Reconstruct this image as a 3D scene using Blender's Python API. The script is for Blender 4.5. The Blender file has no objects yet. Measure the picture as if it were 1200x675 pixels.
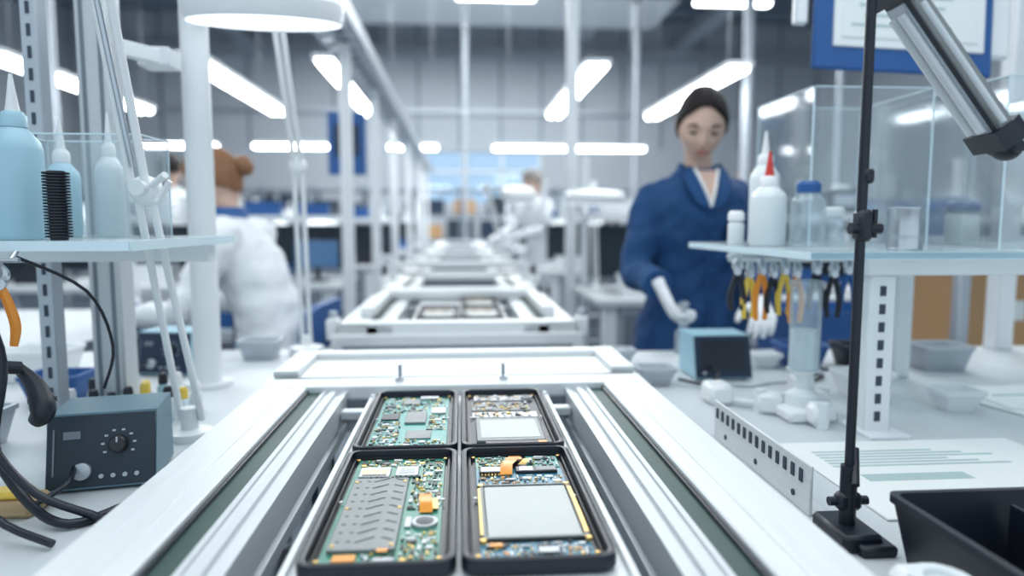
import bpy, math, random
import bmesh
from mathutils import Vector, Matrix, Euler
R = random.Random(11)
rad = math.radians
scene = bpy.context.scene
COL = scene.collection

# ------------------------------------------------------------------ materials
def mat(name, col, rough=.5, metal=0., var=.06, scale=9., bump=0., bscale=60., emit=0., spec=.5, stretch=None, coat=0.):
    m = bpy.data.materials.new(name); m.use_nodes = True
    nt = m.node_tree; N = nt.nodes; L = nt.links
    p = N['Principled BSDF']
    tc = N.new('ShaderNodeTexCoord'); src = tc.outputs['Object']
    if stretch:
        mp = N.new('ShaderNodeMapping'); mp.inputs['Scale'].default_value = stretch
        L.new(src, mp.inputs['Vector']); src = mp.outputs['Vector']
    nz = N.new('ShaderNodeTexNoise'); nz.inputs['Scale'].default_value = scale; nz.inputs['Detail'].default_value = 3
    L.new(src, nz.inputs['Vector'])
    mx = N.new('ShaderNodeMix'); mx.data_type = 'RGBA'
    mx.inputs[6].default_value = (*[max(0, c*(1-var)) for c in col], 1)
    mx.inputs[7].default_value = (*[min(1, c*(1+var)) for c in col], 1)
    L.new(nz.outputs['Fac'], mx.inputs[0]); L.new(mx.outputs[2], p.inputs['Base Color'])
    p.inputs['Roughness'].default_value = rough; p.inputs['Metallic'].default_value = metal
    p.inputs['Specular IOR Level'].default_value = spec
    if coat: p.inputs['Coat Weight'].default_value = coat
    if emit:
        p.inputs['Emission Color'].default_value = (*col, 1); p.inputs['Emission Strength'].default_value = emit
    if bump:
        n2 = N.new('ShaderNodeTexNoise'); n2.inputs['Scale'].default_value = bscale
        L.new(src, n2.inputs['Vector'])
        bp = N.new('ShaderNodeBump'); bp.inputs['Strength'].default_value = bump; bp.inputs['Distance'].default_value = .01
        L.new(n2.outputs['Fac'], bp.inputs['Height']); L.new(bp.outputs['Normal'], p.inputs['Normal'])
    return m

def clearmat(name, tint, gloss=.12, body=.06, rough=.05):
    m = bpy.data.materials.new(name); m.use_nodes = True
    nt = m.node_tree; N = nt.nodes; L = nt.links
    for n in list(N): N.remove(n)
    o = N.new('ShaderNodeOutputMaterial'); t = N.new('ShaderNodeBsdfTransparent'); g = N.new('ShaderNodeBsdfGlossy')
    d = N.new('ShaderNodeBsdfDiffuse'); m1 = N.new('ShaderNodeMixShader'); m2 = N.new('ShaderNodeMixShader')
    lw = N.new('ShaderNodeLayerWeight'); lw.inputs['Blend'].default_value = .25
    ma = N.new('ShaderNodeMath'); ma.operation = 'MULTIPLY_ADD'; ma.inputs[1].default_value = .5; ma.inputs[2].default_value = gloss*.3
    nz = N.new('ShaderNodeTexNoise'); nz.inputs['Scale'].default_value = 5
    mb = N.new('ShaderNodeMath'); mb.operation = 'MULTIPLY'; mb.inputs[1].default_value = body*2
    L.new(nz.outputs['Fac'], mb.inputs[0])
    t.inputs['Color'].default_value = (*tint, 1); g.inputs['Roughness'].default_value = rough
    d.inputs['Color'].default_value = (.85, .93, .97, 1)
    L.new(lw.outputs['Fresnel'], ma.inputs[0]); L.new(ma.outputs[0], m1.inputs[0])
    L.new(t.outputs[0], m1.inputs[1]); L.new(g.outputs[0], m1.inputs[2])
    L.new(mb.outputs[0], m2.inputs[0]); L.new(m1.outputs[0], m2.inputs[1]); L.new(d.outputs[0], m2.inputs[2])
    L.new(m2.outputs[0], o.inputs['Surface'])
    return m

def pcbmat(name, c1, c2, scale=260):
    m = bpy.data.materials.new(name); m.use_nodes = True
    nt = m.node_tree; N = nt.nodes; L = nt.links; p = N['Principled BSDF']
    tc = N.new('ShaderNodeTexCoord'); v = N.new('ShaderNodeTexVoronoi'); v.distance = 'MANHATTAN'
    v.inputs['Scale'].default_value = scale; L.new(tc.outputs['Object'], v.inputs['Vector'])
    b = N.new('ShaderNodeTexBrick'); b.inputs['Scale'].default_value = scale*.5
    b.inputs['Color1'].default_value = (*c1, 1); b.inputs['Color2'].default_value = (*c2, 1)
    b.inputs['Mortar'].default_value = (*[min(1, c*1.7+.03) for c in c2], 1); b.inputs['Mortar Size'].default_value = .04
    L.new(tc.outputs['Object'], b.inputs['Vector'])
    cr = N.new('ShaderNodeMath'); cr.operation = 'LESS_THAN'; cr.inputs[1].default_value = .18
    L.new(v.outputs['Distance'], cr.inputs[0])
    mx = N.new('ShaderNodeMix'); mx.data_type = 'RGBA'; mx.inputs[7].default_value = (.75, .72, .5, 1)
    L.new(cr.outputs[0], mx.inputs[0]); L.new(b.outputs['Color'], mx.inputs[6]); L.new(mx.outputs[2], p.inputs['Base Color'])
    p.inputs['Roughness'].default_value = .35
    return m

white = mat('white_paint', (.76, .79, .81), .4)
whitepl = mat('white_plastic', (.80, .82, .83), .35)
alu = mat('aluminium', (.60, .63, .65), .50, .40, .06, 12, .05, 200, stretch=(40, 1, 40))
alul = mat('anodised_aluminium', (.72, .745, .755), .45, .15, .07, 5, .03, 300, stretch=(30, 2, 30))
alud = mat('groove_grey', (.20, .23, .27), .5, .4)
steel = mat('steel', (.55, .58, .62), .28, .9, .06)
galv = mat('galvanised', (.46, .50, .55), .45, .5, .08)
blackr = mat('black_rubber', (.007, .010, .020), .36, 0, .2)
blackp = mat('black_plastic', (.009, .012, .022), .42, 0, .2)
hole = mat('dark_hole', (.04, .055, .08), .7)
belt = mat('belt_green', (.018, .062, .052), .5, 0, .15)
navy = mat('navy_panel', (.008, .024, .055), .45)
bluep = mat('blue_plastic', (.015, .09, .29), .5, 0, .08)
blued = mat('blue_device', (.30, .50, .60), .4)
darkdev = mat('dark_device', (.016, .030, .046), .45)
devside = mat('device_side', (.12, .22, .28), .45)
benchm = mat('bench_laminate', (.58, .62, .64), .4, 0, .05, 4)
lightblue = mat('light_blue_plastic', (.38, .60, .70), .4)
red = mat('red_plastic', (.60, .04, .03), .4)
orange = mat('orange_plastic', (.80, .28, .03), .4)
yellow = mat('yellow_plastic', (.80, .55, .08), .4)
kapton = mat('kapton_flex', (.80, .30, .02), .3, .1, .15, 60)
gold = mat('gold_contact', (.80, .52, .14), .35, .5)
silver = mat('shield_can', (.48, .50, .52), .4, .5, .08, 40)
silverb = mat('brushed_cover', (.27, .285, .285), .5, .25, .16, 40)
display = mat('display_back', (.43, .455, .44), .42, .1, .10, 14)
chip = mat('chip_black', (.016, .018, .022), .4)
tan = mat('ceramic_tan', (.50, .34, .18), .5)
pcbg = pcbmat('pcb_green', (.01, .13, .09), (.015, .18, .12))
pcbt = pcbmat('pcb_teal', (.01, .16, .15), (.02, .23, .20))
pcbb = pcbmat('pcb_blue', (.01, .11, .17), (.02, .16, .24))
paper = mat('paper', (.78, .81, .80), .7, 0, .03)
ink = mat('printed_ink', (.40, .52, .52), .7)
card = mat('cardboard', (.50, .29, .14), .8, 0, .08)
acry = clearmat('acrylic', (.96, .98, .99), .12, .04)
acryE = mat('acrylic_edge', (.68, .82, .88), .25, 0, .04)
glassb = clearmat('clear_bottle', (.88, .94, .97), .15, .16)
glasss = clearmat('glass_shelf', (.85, .93, .95), .3, .22)
bottlew = mat('milky_bottle', (.73, .78, .80), .35)
tube_on = mat('lamp_tube_lit', (.95, .98, 1.), .5, 0, 0, emit=14.)
strip_on = mat('lamp_strip_lit', (.9, .95, 1.), .5, 0, 0, emit=1.2)
tube_off = mat('lamp_tube_glass', (.70, .74, .77), .2)
wallm = mat('wall_paint', (.48, .525, .575), .8, 0, .05, .6)
ceilm = mat('ceiling_metal', (.23, .27, .32), .8, 0, .08, .8)
beamm = mat('beam_paint', (.17, .21, .27), .6)
floorm = mat('floor_epoxy', (.26, .31, .36), .3, 0, .06, 1.5)
coatb = mat('blue_work_coat', (.006, .050, .155), .85, 0, .28, 7, .4, 18)
coatbl = mat('blue_coat_trim', (.007, .058, .178), .85, 0, .1, 30)
coatw = mat('white_work_coat', (.78, .81, .83), .8, 0, .08, 7, .35, 18)
skin = mat('skin', (.62, .41, .32), .5, 0, .05, 15)
lip = mat('lips', (.42, .13, .12), .45)
hairk = mat('dark_hair', (.010, .007, .008), .65, 0, .3, 30, .3, 120, spec=.25, stretch=(6, 1, 1))
hairb = mat('auburn_hair', (.22, .10, .045), .6, 0, .3, 30)
hairg = mat('grey_hair', (.22, .20, .19), .5, 0, .3, 30)
eyew = mat('eye_white', (.7, .7, .7), .3)
glove = mat('white_glove', (.80, .82, .84), .8, 0, .05, 20, .3, 90)
gloveb = mat('blue_glove', (.05, .18, .42), .6, 0, .05, 20)
trouser = mat('trousers', (.03, .04, .07), .8)
woodb = mat('sponge_brown', (.45, .32, .18), .9)
window_glass = clearmat('window_glass', (.8, .9, 1.), .2, .03)
screenm = mat('screen', (.05, .12, .24), .2, emit=.3)

# ------------------------------------------------------------------ builder
def catmull(P, n):
    out = []
    if len(P) < 3: 
        return [P[0]*(1-t/n)+P[1]*(t/n) for t in range(n+1)]
    for i in range(len(P)-1):
        p0 = P[max(i-1, 0)]; p1 = P[i]; p2 = P[i+1]; p3 = P[min(i+2, len(P)-1)]
        for k in range(n):
            t = k/n
            out.append(.5*((2*p1)+(p2-p0)*t+(2*p0-5*p1+4*p2-p3)*t*t+(3*p1-p0-3*p2+p3)*t**3))
    out.append(P[-1]); return out

class B:
    def __init__(s): s.V=[]; s.F=[]; s.MI=[]; s.mats=[]; s.T=Matrix.Identity(4)
    def mi(s, m):
        if m not in s.mats: s.mats.append(m)
        return s.mats.index(m)
    def add(s, vs, fs, m, M=None):
        o = len(s.V); T = s.T @ M if M is not None else s.T
        s.V += [T @ Vector(v) for v in vs]
        k = s.mi(m)
        for f in fs: s.F.append([o+i for i in f]); s.MI.append(k)
    def box(s, c, d, m, b=0., rot=None):
        M = Matrix.Translation(c)
        if rot: M = M @ Euler([rad(a) for a in rot]).to_matrix().to_4x4()
        hx, hy, hz = d[0]/2, d[1]/2, d[2]/2
        if b <= 0:
            vs = [(x*hx, y*hy, z*hz) for x in (-1, 1) for y in (-1, 1) for z in (-1, 1)]
            fs = [(0,1,3,2),(4,6,7,5),(0,4,5,1),(2,3,7,6),(0,2,6,4),(1,5,7,3)]
            s.add(vs, fs, m, M); return
        b = min(b, hx*.9, hy*.9, hz*.9)
        vs = []; ix = {}
        for x in (-1, 1):
            for y in (-1, 1):
                for z in (-1, 1):
                    ix[x,y,z,0]=len(vs); vs.append((x*hx, y*(hy-b), z*(hz-b)))
                    ix[x,y,z,1]=len(vs); vs.append((x*(hx-b), y*hy, z*(hz-b)))
                    ix[x,y,z,2]=len(vs); vs.append((x*(hx-b), y*(hy-b), z*hz))
        fs = []; q = [(-1,-1),(1,-1),(1,1),(-1,1)]
        for g in (-1, 1):
            fs.append([ix[g,a,c2,0] for a, c2 in q]); fs.append([ix[a,g,c2,1] for a, c2 in q]); fs.append([ix[a,c2,g,2] for a, c2 in q])
        for a in (-1, 1):
            for c2 in (-1, 1):
                fs.append([ix[a,c2,-1,0],ix[a,c2,1,0],ix[a,c2,1,1],ix[a,c2,-1,1]])
                fs.append([ix[a,-1,c2,0],ix[a,1,c2,0],ix[a,1,c2,2],ix[a,-1,c2,2]])
                fs.append([ix[-1,a,c2,1],ix[1,a,c2,1],ix[1,a,c2,2],ix[-1,a,c2,2]])
                for e in (-1, 1): fs.append([ix[a,c2,e,0],ix[a,c2,e,1],ix[a,c2,e,2]])
        s.add(vs, fs, m, M)
    def bx(s, x0, x1, y0, y1, z0, z1, m, b=0.):
        s.box(((x0+x1)/2,(y0+y1)/2,(z0+z1)/2),(abs(x1-x0),abs(y1-y0),abs(z1-z0)),m,b)
    def skin(s, loops, m, c0=True, c1=True, M=None, closed=False):
        n = len(loops[0]); vs = [p for l in loops for p in l]; fs = []
        k = len(loops)
        for i in range(k if closed else k-1):
            j2 = (i+1) % k
            for j in range(n):
                fs.append((i*n+j, i*n+(j+1)%n, j2*n+(j+1)%n, j2*n+j))
        if not closed:
            if c0: fs.append(tuple(range(n))[::-1])
            if c1: fs.append(tuple((k-1)*n+j for j in range(n)))
        s.add(vs, fs, m, M)
    def tube(s, pts, r, m, seg=10, sub=5, flat=1.):
        pts = [Vector(p) for p in pts]; n = len(pts)
        rs = list(r) if isinstance(r, (list, tuple)) else [r]*n
        if sub > 1 and n > 2:
            P = catmull([Vector((*p, rr)) for p, rr in zip(pts, rs)], sub)
            pts = [Vector(p[:3]) for p in P]; rs = [max(p[3], 1e-4) for p in P]
        loops = []; t0 = (pts[1]-pts[0]).normalized()
        u = t0.orthogonal().normalized()
        for i, p in enumerate(pts):
            t = (pts[min(i+1, len(pts)-1)]-pts[max(i-1, 0)]).normalized()
            u = (u-t*u.dot(t)).normalized(); w = t.cross(u)
            loops.append([p+u*rs[i]*math.cos(a)+w*rs[i]*flat*math.sin(a) for a in [2*math.pi*k/seg for k in range(seg)]])
        s.skin(loops, m)
    def cyl(s, p0, p1, r, m, r1=None, seg=16): s.tube([p0, p1], [r, r if r1 is None else r1], m, seg, 1)
    def lathe(s, o, prof, m, seg=24, M=None, flat=1.):
        loops = [[(r*math.cos(2*math.pi*k/seg), r*flat*math.sin(2*math.pi*k/seg), z) for k in range(seg)] for r, z in prof]
        MM = Matrix.Translation(o)
        if M is not None: MM = MM @ M
        s.skin(loops, m, M=MM)
    def ell(s, c, rr, m, rot=None, seg=18, rg=12):
        M = Matrix.Translation(c)
        if rot: M = M @ Euler([rad(a) for a in rot]).to_matrix().to_4x4()
        loops = []
        for i in range(rg+1):
            th = math.pi*(.02+.96*i/rg)
            loops.append([(rr[0]*math.sin(th)*math.cos(a), rr[1]*math.sin(th)*math.sin(a), -rr[2]*math.cos(th)) for a in [2*math.pi*k/seg for k in range(seg)]])
        s.skin(loops, m, M=M)
    def prismY(s, prof, y0, y1, m): s.skin([[(x, y0, z) for x, z in prof], [(x, y1, z) for x, z in prof]], m)
    def build(s, name, parent=None, loc=None, rot=None, sharp=38):
        me = bpy.data.meshes.new(name); me.from_pydata([tuple(v) for v in s.V], [], s.F)
        for m in s.mats: me.materials.append(m)
        me.polygons.foreach_set('material_index', s.MI); me.polygons.foreach_set('use_smooth', [True]*len(s.F))
        bm = bmesh.new(); bm.from_mesh(me); bmesh.ops.recalc_face_normals(bm, faces=bm.faces[:]); bm.to_mesh(me); bm.free()
        me.set_sharp_from_angle(angle=rad(sharp)); me.update()
        ob = bpy.data.objects.new(name, me); COL.objects.link(ob)
        if loc: ob.location = loc
        if rot: ob.rotation_euler = [rad(a) for a in rot]
        if parent: ob.parent = parent
        return ob
def empty(name, loc=(0,0,0), rz=0):
    e = bpy.data.objects.new(name, None); e.location = loc; e.rotation_euler = (0,0,rad(rz)); e.empty_display_size = .1
    COL.objects.link(e); return e
def dup(ob, loc, rz=0, sc=1):
    o = ob.copy(); o.location = loc; o.rotation_euler = (0,0,rad(rz)); o.scale = (sc,)*3; COL.objects.link(o); return o
def rrect(w, l, r, z, n=5, cx=0, cy=0):
    out = []
    for (sx, sy, a0) in ((1,1,0),(-1,1,90),(-1,-1,180),(1,-1,270)):
        for k in range(n+1):
            a = rad(a0+90*k/n); out.append((cx+sx*(w/2-r)+r*math.cos(a), cy+sy*(l/2-r)+r*math.sin(a), z))
    return out

# ------------------------------------------------------------------ room
b = B(); b.bx(-9, 9, -3, 17, -.1, 0, floorm); b.build('floor')
b = B(); b.bx(-9, 9, -3, 17.2, 6.2, 6.3, ceilm)
for y in (3, 6, 9, 12, 15):
    b.bx(-9, 9, y-.1, y+.1, 5.75, 6.2, beamm)
for x in (-5, -2.5, 2.8, 5.4): b.bx(x-.2, x+.2, -3, 17, 5.5, 5.75, galv)
b.build('ceiling')
b = B()
b.bx(-9, 9, 17, 17.2, 0, 1.75, wallm); b.bx(-9, 9, 17, 17.2, 3.0, 6.2, wallm)
b.bx(-9, -.9, 17, 17.2, 1.75, 3.0, wallm); b.bx(2.0, 9, 17, 17.2, 1.75, 3.0, wallm)
for i in range(19): b.bx(-9+i-.02, -9+i+.02, 16.97, 17.0, 3.1, 6.2, beamm)
b.bx(-9, 9, 16.8, 17, 5.2, 5.5, galv); b.bx(-9, 9, 16.9, 17, 3.9, 4.0, galv)
b.build('wall_back')
b = B()
b.bx(-.9, 2.0, 17.08, 17.1, 1.75, 3.0, window_glass)
for x in (-.9, .05, 1.0, 1.95): b.bx(x, x+.06, 17.02, 17.12, 1.75, 3.0, white)
b.bx(-.9, 2.0, 17.02, 17.12, 2.5, 2.56, white)
b.build('window_1')
for nm, x in (('wall_left', -9.1), ('wall_right', 9.1)):
    b = B(); b.bx(x-.1, x+.1, -3, 17.2, 0, 6.2, wallm); b.build(nm)

# ------------------------------------------------------------------ conveyor line
def conveyor(y0, y1, x0=-.345, x1=.33, end0=True, end1=True, drop=0.08, legs=None):
    b = B(); zt = .97
    for sgn, xo in ((-1, x0), (1, x1)):
        xi = xo - sgn*.079
        pr = [(xo, zt-drop), (xo, zt-drop+.026), (xo-sgn*.008, zt-drop+.028), (xo-sgn*.008, zt-drop+.040), (xo, zt-drop+.042),
              (xo, zt-.002), (xo-sgn*.002, zt), (xi+sgn*.026, zt), (xi+sgn*.025, zt-.0015), (xi+sgn*.023, zt-.0015), (xi+sgn*.022, zt), (xi+sgn*.002, zt), (xi, zt-.002), (xi, zt-drop)]
        b.prismY(pr, y0, y1, alul)
        # dark green belt channel
        b.bx(xi, xi-sgn*.030, y0, y1, zt-.07, zt-.010, belt)
        b.bx(xi-sgn*.001, xi-sgn*.005, y0, y1, zt-.010, zt-.006, blackr)
        # inner guide rail with ridges
        g = xi - sgn*.028; h = g - sgn*.042
        pr = [(g, zt-.075), (g, zt-.007), (g-sgn*.006, zt-.007), (g-sgn*.007, zt-.010), (g-sgn*.013, zt-.010), (g-sgn*.014, zt-.006), (g-sgn*.024, zt-.006),
              (g-sgn*.025, zt-.011), (g-sgn*.033, zt-.011), (g-sgn*.034, zt-.008), (h, zt-.008), (h, zt-.045), (h+sgn*.006, zt-.047), (h+sgn*.006, zt-.058), (h, zt-.06), (h, zt-.075)]
        b.prismY(pr, y0, y1, alu)
    if end1:
        b.bx(x0, x1, y1-.062, y1, zt-drop, zt+.001, alul, .002)
        b.bx(x0+.08, x1-.08, y1-.074, y1-.062, zt-.055, zt-.02, alud)
    if end0:
        b.bx(x0, x1, y0, y0+.06, zt-drop, zt+.001, alul, .002)
        b.bx(x0+.03, x1-.03, y0-.002, y0, zt-drop+.03, zt-drop+.036, alud)
    for (lx, ly) in (legs or [(x0+.075, y0+.1), (x1-.075, y0+.1), (x0+.075, y1-.12), (x1-.075, y1-.12)]):
        b.bx(lx-.024, lx+.024, ly-.024, ly+.024, .02, zt-drop, alu, .003)
        for g in (-1, 1): b.bx(lx+g*.0245-.001, lx+g*.0245+.001, ly-.005, ly+.005, .05, zt-drop, hole)
        b.bx(lx-.005, lx+.005, ly-.0255, ly-.0235, .05, zt-drop, hole)
        b.cyl((lx, ly, 0), (lx, ly, .03), .04, blackp)
    for zz in (.25,):
        for xx in (x0+.075, x1-.075): b.bx(xx-.02, xx+.02, y0+.1, y1-.12, zz-.02, zz+.02, alu, .002)
    b.bx(x0+.075, x1-.075, y0+.09, y0+.13, .23, .27, alu, .002); b.bx(x0+.075, x1-.075, y1-.14, y1-.1, .23, .27, alu, .002)
    return b
b = conveyor(-.35, 1.235, legs=[(-.27, -.25), (.255, -.25), (-.235, 1.10), (.225, 1.10), (-.235, .60), (.225, .60)])
# drive unit, motor and cable duct underneath
b.bx(-.24, .23, .98, 1.05, .70, .76, alu, .003); b.bx(-.24, .23, .3, .36, .78, .82, alu, .003)
b.bx(-.24, .23, .3, 1.1, .40, .42, galv); b.bx(.02, .2, .8, 1.02, .42, .60, blackp, .01); b.bx(-.2, -.03, .85, 1.05, .42, .52, navy, .01)
b.cyl((-.2, .9, .78), (.2, .9, .78), .022, steel); b.cyl((-.2, 1.12, .83), (.2, 1.12, .83), .018, blackr)
b.bx(-.185, -.165, .1, 1.1, .60, .72, navy, .004); b.bx(.16, .185, .1, 1.1, .60, .72, navy, .004)
b.tube([(.15, 1.0, .58), (.2, 1.08, .66), (.21, .9, .74), (.22, .6, .72)], .008, blackr)
b.tube([(-.15, 1.0, .50), (-.2, .8, .64), (-.21, .6, .70), (-.22, .3, .72)], .007, blackr)
for x in (-.11, .075): b.cyl((x, 1.205, .97), (x, 1.205, .978), .008, steel); b.box((x, 1.225, .985), (.006, .03, .03), steel, .001)
b.build('conveyor')

b = B()
b.bx(-.345, .33, 1.262, 1.47, .925, .968, alul, .003); b.bx(-.33, .315, 1.255, 1.262, .935, .955, alud)
b.bx(-.345, -.30, 1.262, 1.47, .968, .980, alul, .002); b.bx(.285, .33, 1.262, 1.47, .968, .980, alul, .002)
b.bx(-.3, .285, 1.43, 1.47, .968, .98, alul, .002)
for x in (-.3, .28): b.bx(x-.02, x+.02, 1.35, 1.39, 0, .925, alu)
b.build('conveyor_transfer_plate')
segs = [(1.93, 2.7), (2.95, 3.75), (4.0, 5.0), (5.25, 6.4), (6.7, 8.2), (8.6, 11)]
for i, (a, c) in enumerate(segs):
    b = conveyor(a, c)
    if i == 0:
        for x in (-.365, .352): b.box((x, 1.97, .95), (.035, .05, .06), alul, .004); b.cyl((x, 1.97, .98), (x, 1.97, 1.0), .012, steel)
        b.bx(-.36, .345, 1.90, 1.93, .87, .94, alul, .002); b.bx(-.33, .315, 1.898, 1.90, .90, .91, alud)
        # pallet lift frame
        b.bx(-.30, -.26, 2.05, 2.62, .971, 1.0, alul, .003); b.bx(.245, .285, 2.05, 2.62, .971, 1.0, alul, .003); b.bx(-.30, .285, 2.58, 2.62, .971, 1.0, alul, .003)
    if i in (1, 2, 3):
        for x in (-.36, .345): b.box((x, a+.3, .96), (.03, .12, .09), whitepl, .006); b.box((x, a+.3, 1.03), (.02, .05, .05), blackp, .004)
        b.bx(-.33, .315, a+.45, a+.49, 1.03, 1.06, alul, .003)
        for x in (-.33, .315): b.bx(x-.015, x+.015, a+.455, a+.485, .97, 1.06, alul)
    b.build('conveyor')
b = B()
b.bx(-.2, .19, 1.50, 1.88, .84, .87, alul, .003); b.bx(-.25, -.21, 1.5, 1.88, .82, .90, alu, .003); b.bx(.20, .24, 1.5, 1.88, .82, .90, alu, .003)
for i in range(7): b.cyl((-.21, 1.53+i*.052, .885), (.2, 1.53+i*.052, .885), .014, steel)
for x in (-.23, .22): b.bx(x-.02, x+.02, 1.66, 1.70, 0, .82, alu)
b.build('roller_bridge')

# carrier pallet
b = B()
b.bx(-.154, .147, .44, 1.16, .949, .955, alul, .0015)
b.bx(-.154, -.147, .44, 1.16, .955, .960, alul, .001); b.bx(.140, .147, .44, 1.16, .955, .960, alul, .001)
for y in (.5, 1.1): b.bx(-.195, .180, y-.012, y+.012, .935, .949, alu, .002)
for x in (-.151, .143): b.cyl((x, 1.14, .955), (x, 1.14, .962), .003, steel)
b.build('carrier_pallet')

# ------------------------------------------------------------------ opened phones
def comps(b, x0, x1, y0, y1, z, n, rr, big=.012, pal=None):
    pal = pal or [silver, chip, chip, tan, gold, gold, whitepl]
    occ = []
    for _ in range(n*6):
        if n <= 0: break
        w = rr.choice([.0016, .002, .003, .004, .006, .009, big]); l = rr.choice([.0015, .002, .003, .004, .006, .009, big])
        if w > x1-x0 or l > y1-y0: continue
        cx = rr.uniform(x0+w/2, x1-w/2); cy = rr.uniform(y0+l/2, y1-l/2)
        if any(abs(cx-o[0]) < (w+o[2])/2+.0006 and abs(cy-o[1]) < (l+o[3])/2+.0006 for o in occ): continue
        occ.append((cx, cy, w, l)); h = rr.uniform(.0008, .0022)
        m = rr.choice([silver, silver, chip, chip]) if max(w, l) > .006 else rr.choice(pal)
        b.box((cx, cy, z+h/2), (w, l, h), m, .0002); n -= 1
        if m is chip and min(w, l) > .005: b.box((cx, cy, z+h), (w*.6, l*.15, .0001), ink)
def phone_shell(b):
    w, l = .134, .293
    L = [rrect(w-.006, l-.006, .014, 0), rrect(w, l, .016, .004), rrect(w, l, .016, .012), rrect(w-.002, l-.002, .015, .0155), rrect(w-.008, l-.008, .013, .0165),
         rrect(w-.013, l-.013, .011, .0155), rrect(w-.0145, l-.0145, .010, .012), rrect(w-.0155, l-.0155, .010, .0045)]
    b.skin(L, blackr)
    L2 = [rrect(w-.017, l-.017, .009, .0046), rrect(w-.017, l-.017, .009, .0085), rrect(w-.019, l-.019, .008, .009), rrect(w-.023, l-.023, .007, .009), rrect(w-.024, l-.024, .006, .0046)]
    b.skin(L2, chip, c0=False, c1=False)
    for x in (-.052, .052):
        for y in (-.125, 0, .125): b.cyl((x, y, .0085), (x, y, .0098), .0022, gold if y else silver, seg=10)
def ring_cam(b, x, y, z, r):
    b.lathe((x, y, z), [(r, 0), (r, .003), (r*.85, .0036), (r*.7, .003), (r*.68, .002)], silver, 20)
    b.lathe((x, y, z+.002), [(r*.66, 0), (r*.62, .0008), (r*.2, .0012)], chip, 20)
def flex(b, pts, w, m=kapton):
    lo = [[(x-w/2, y, z), (x+w/2, y, z), (x+w/2, y, z+.0004), (x-w/2, y, z+.0004)] for x, y, z in pts]; b.skin(lo, m)
def phone_A():
    rr = random.Random(3); b = B(); phone_shell(b)
    b.bx(-.052, .052, -.131, .131, .005, .0068, pcbg, .0004)
    z = .0068
    # perforated cover
    b.bx(-.047, .013, -.108, .062, z, .0105, silverb, .0008)
    for i in range(9):
        y = -.092+i*.018
        for k, x in enumerate((-.040, -.030)):
            b.box((x, y, .0106), (.0035, .0026, .0002), chip)
        b.box((-.016, y+.003, .0106), (.019, .0024, .0002), hole, rot=(0, 0, 32))
        b.box((.004, y+.004, .0106), (.012, .0022, .0002), hole, rot=(0, 0, -30))
        b.box((-.016, y+.0056, .0107), (.019, .0012, .0002), display, rot=(0, 0, 32))
    for y in (-.1, -.02, .05):
        for x in (-.043, .009): b.cyl((x, y, .0105), (x, y, .0112), .002, gold, seg=8)
    # card slot, connectors on top
    b.bx(-.045, -.010, .068, .098, z, .0100, silver, .0006); b.bx(-.041, -.014, .070, .074, .01, .0102, chip)
    for i in range(8): b.box((-.040+i*.0036, .083, .0101), (.0018, .014, .0003), gold)
    b.bx(-.004, .022, .072, .100, z, .0095, silver, .0006); b.bx(.0, .018, .078, .094, .0095, .0098, display)
    for i in range(10): b.box((-.03+i*.006, .067, .0085), (.003, .0035, .003), chip)
    comps(b, -.05, .05, .103, .129, z, 80, rr, .01); comps(b, .016, .05, -.02, .066, z, 90, rr, .012); comps(b, .016, .05, -.128, -.07, z, 60, rr, .009)
    comps(b, .026, .05, .07, .1, z, 26, rr, .009)
    flex(b, [(.034, .012, .0105), (.034, -.002, .0125), (.036, -.018, .012), (.036, -.030, .0085)], .013)
    flex(b, [(.044, .002, .0095), (.045, -.024, .0095)], .006, gold)
    ring_cam(b, .036, -.052, z, .0125); b.box((.020, -.05, z+.001), (.006, .022, .002), silver, .0004)
    b.box((-.030, -.119, z+.001), (.020, .012, .002), kapton, .0004); b.box((.002, -.112, .0112), (.010, .006, .001), kapton, .0003)
    comps(b, -.016, .014, -.129, -.112, z, 26, rr, .008)
    b.box((.004, -.124, z+.001), (.018, .006, .003), silver, .0005)
    return b
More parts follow.
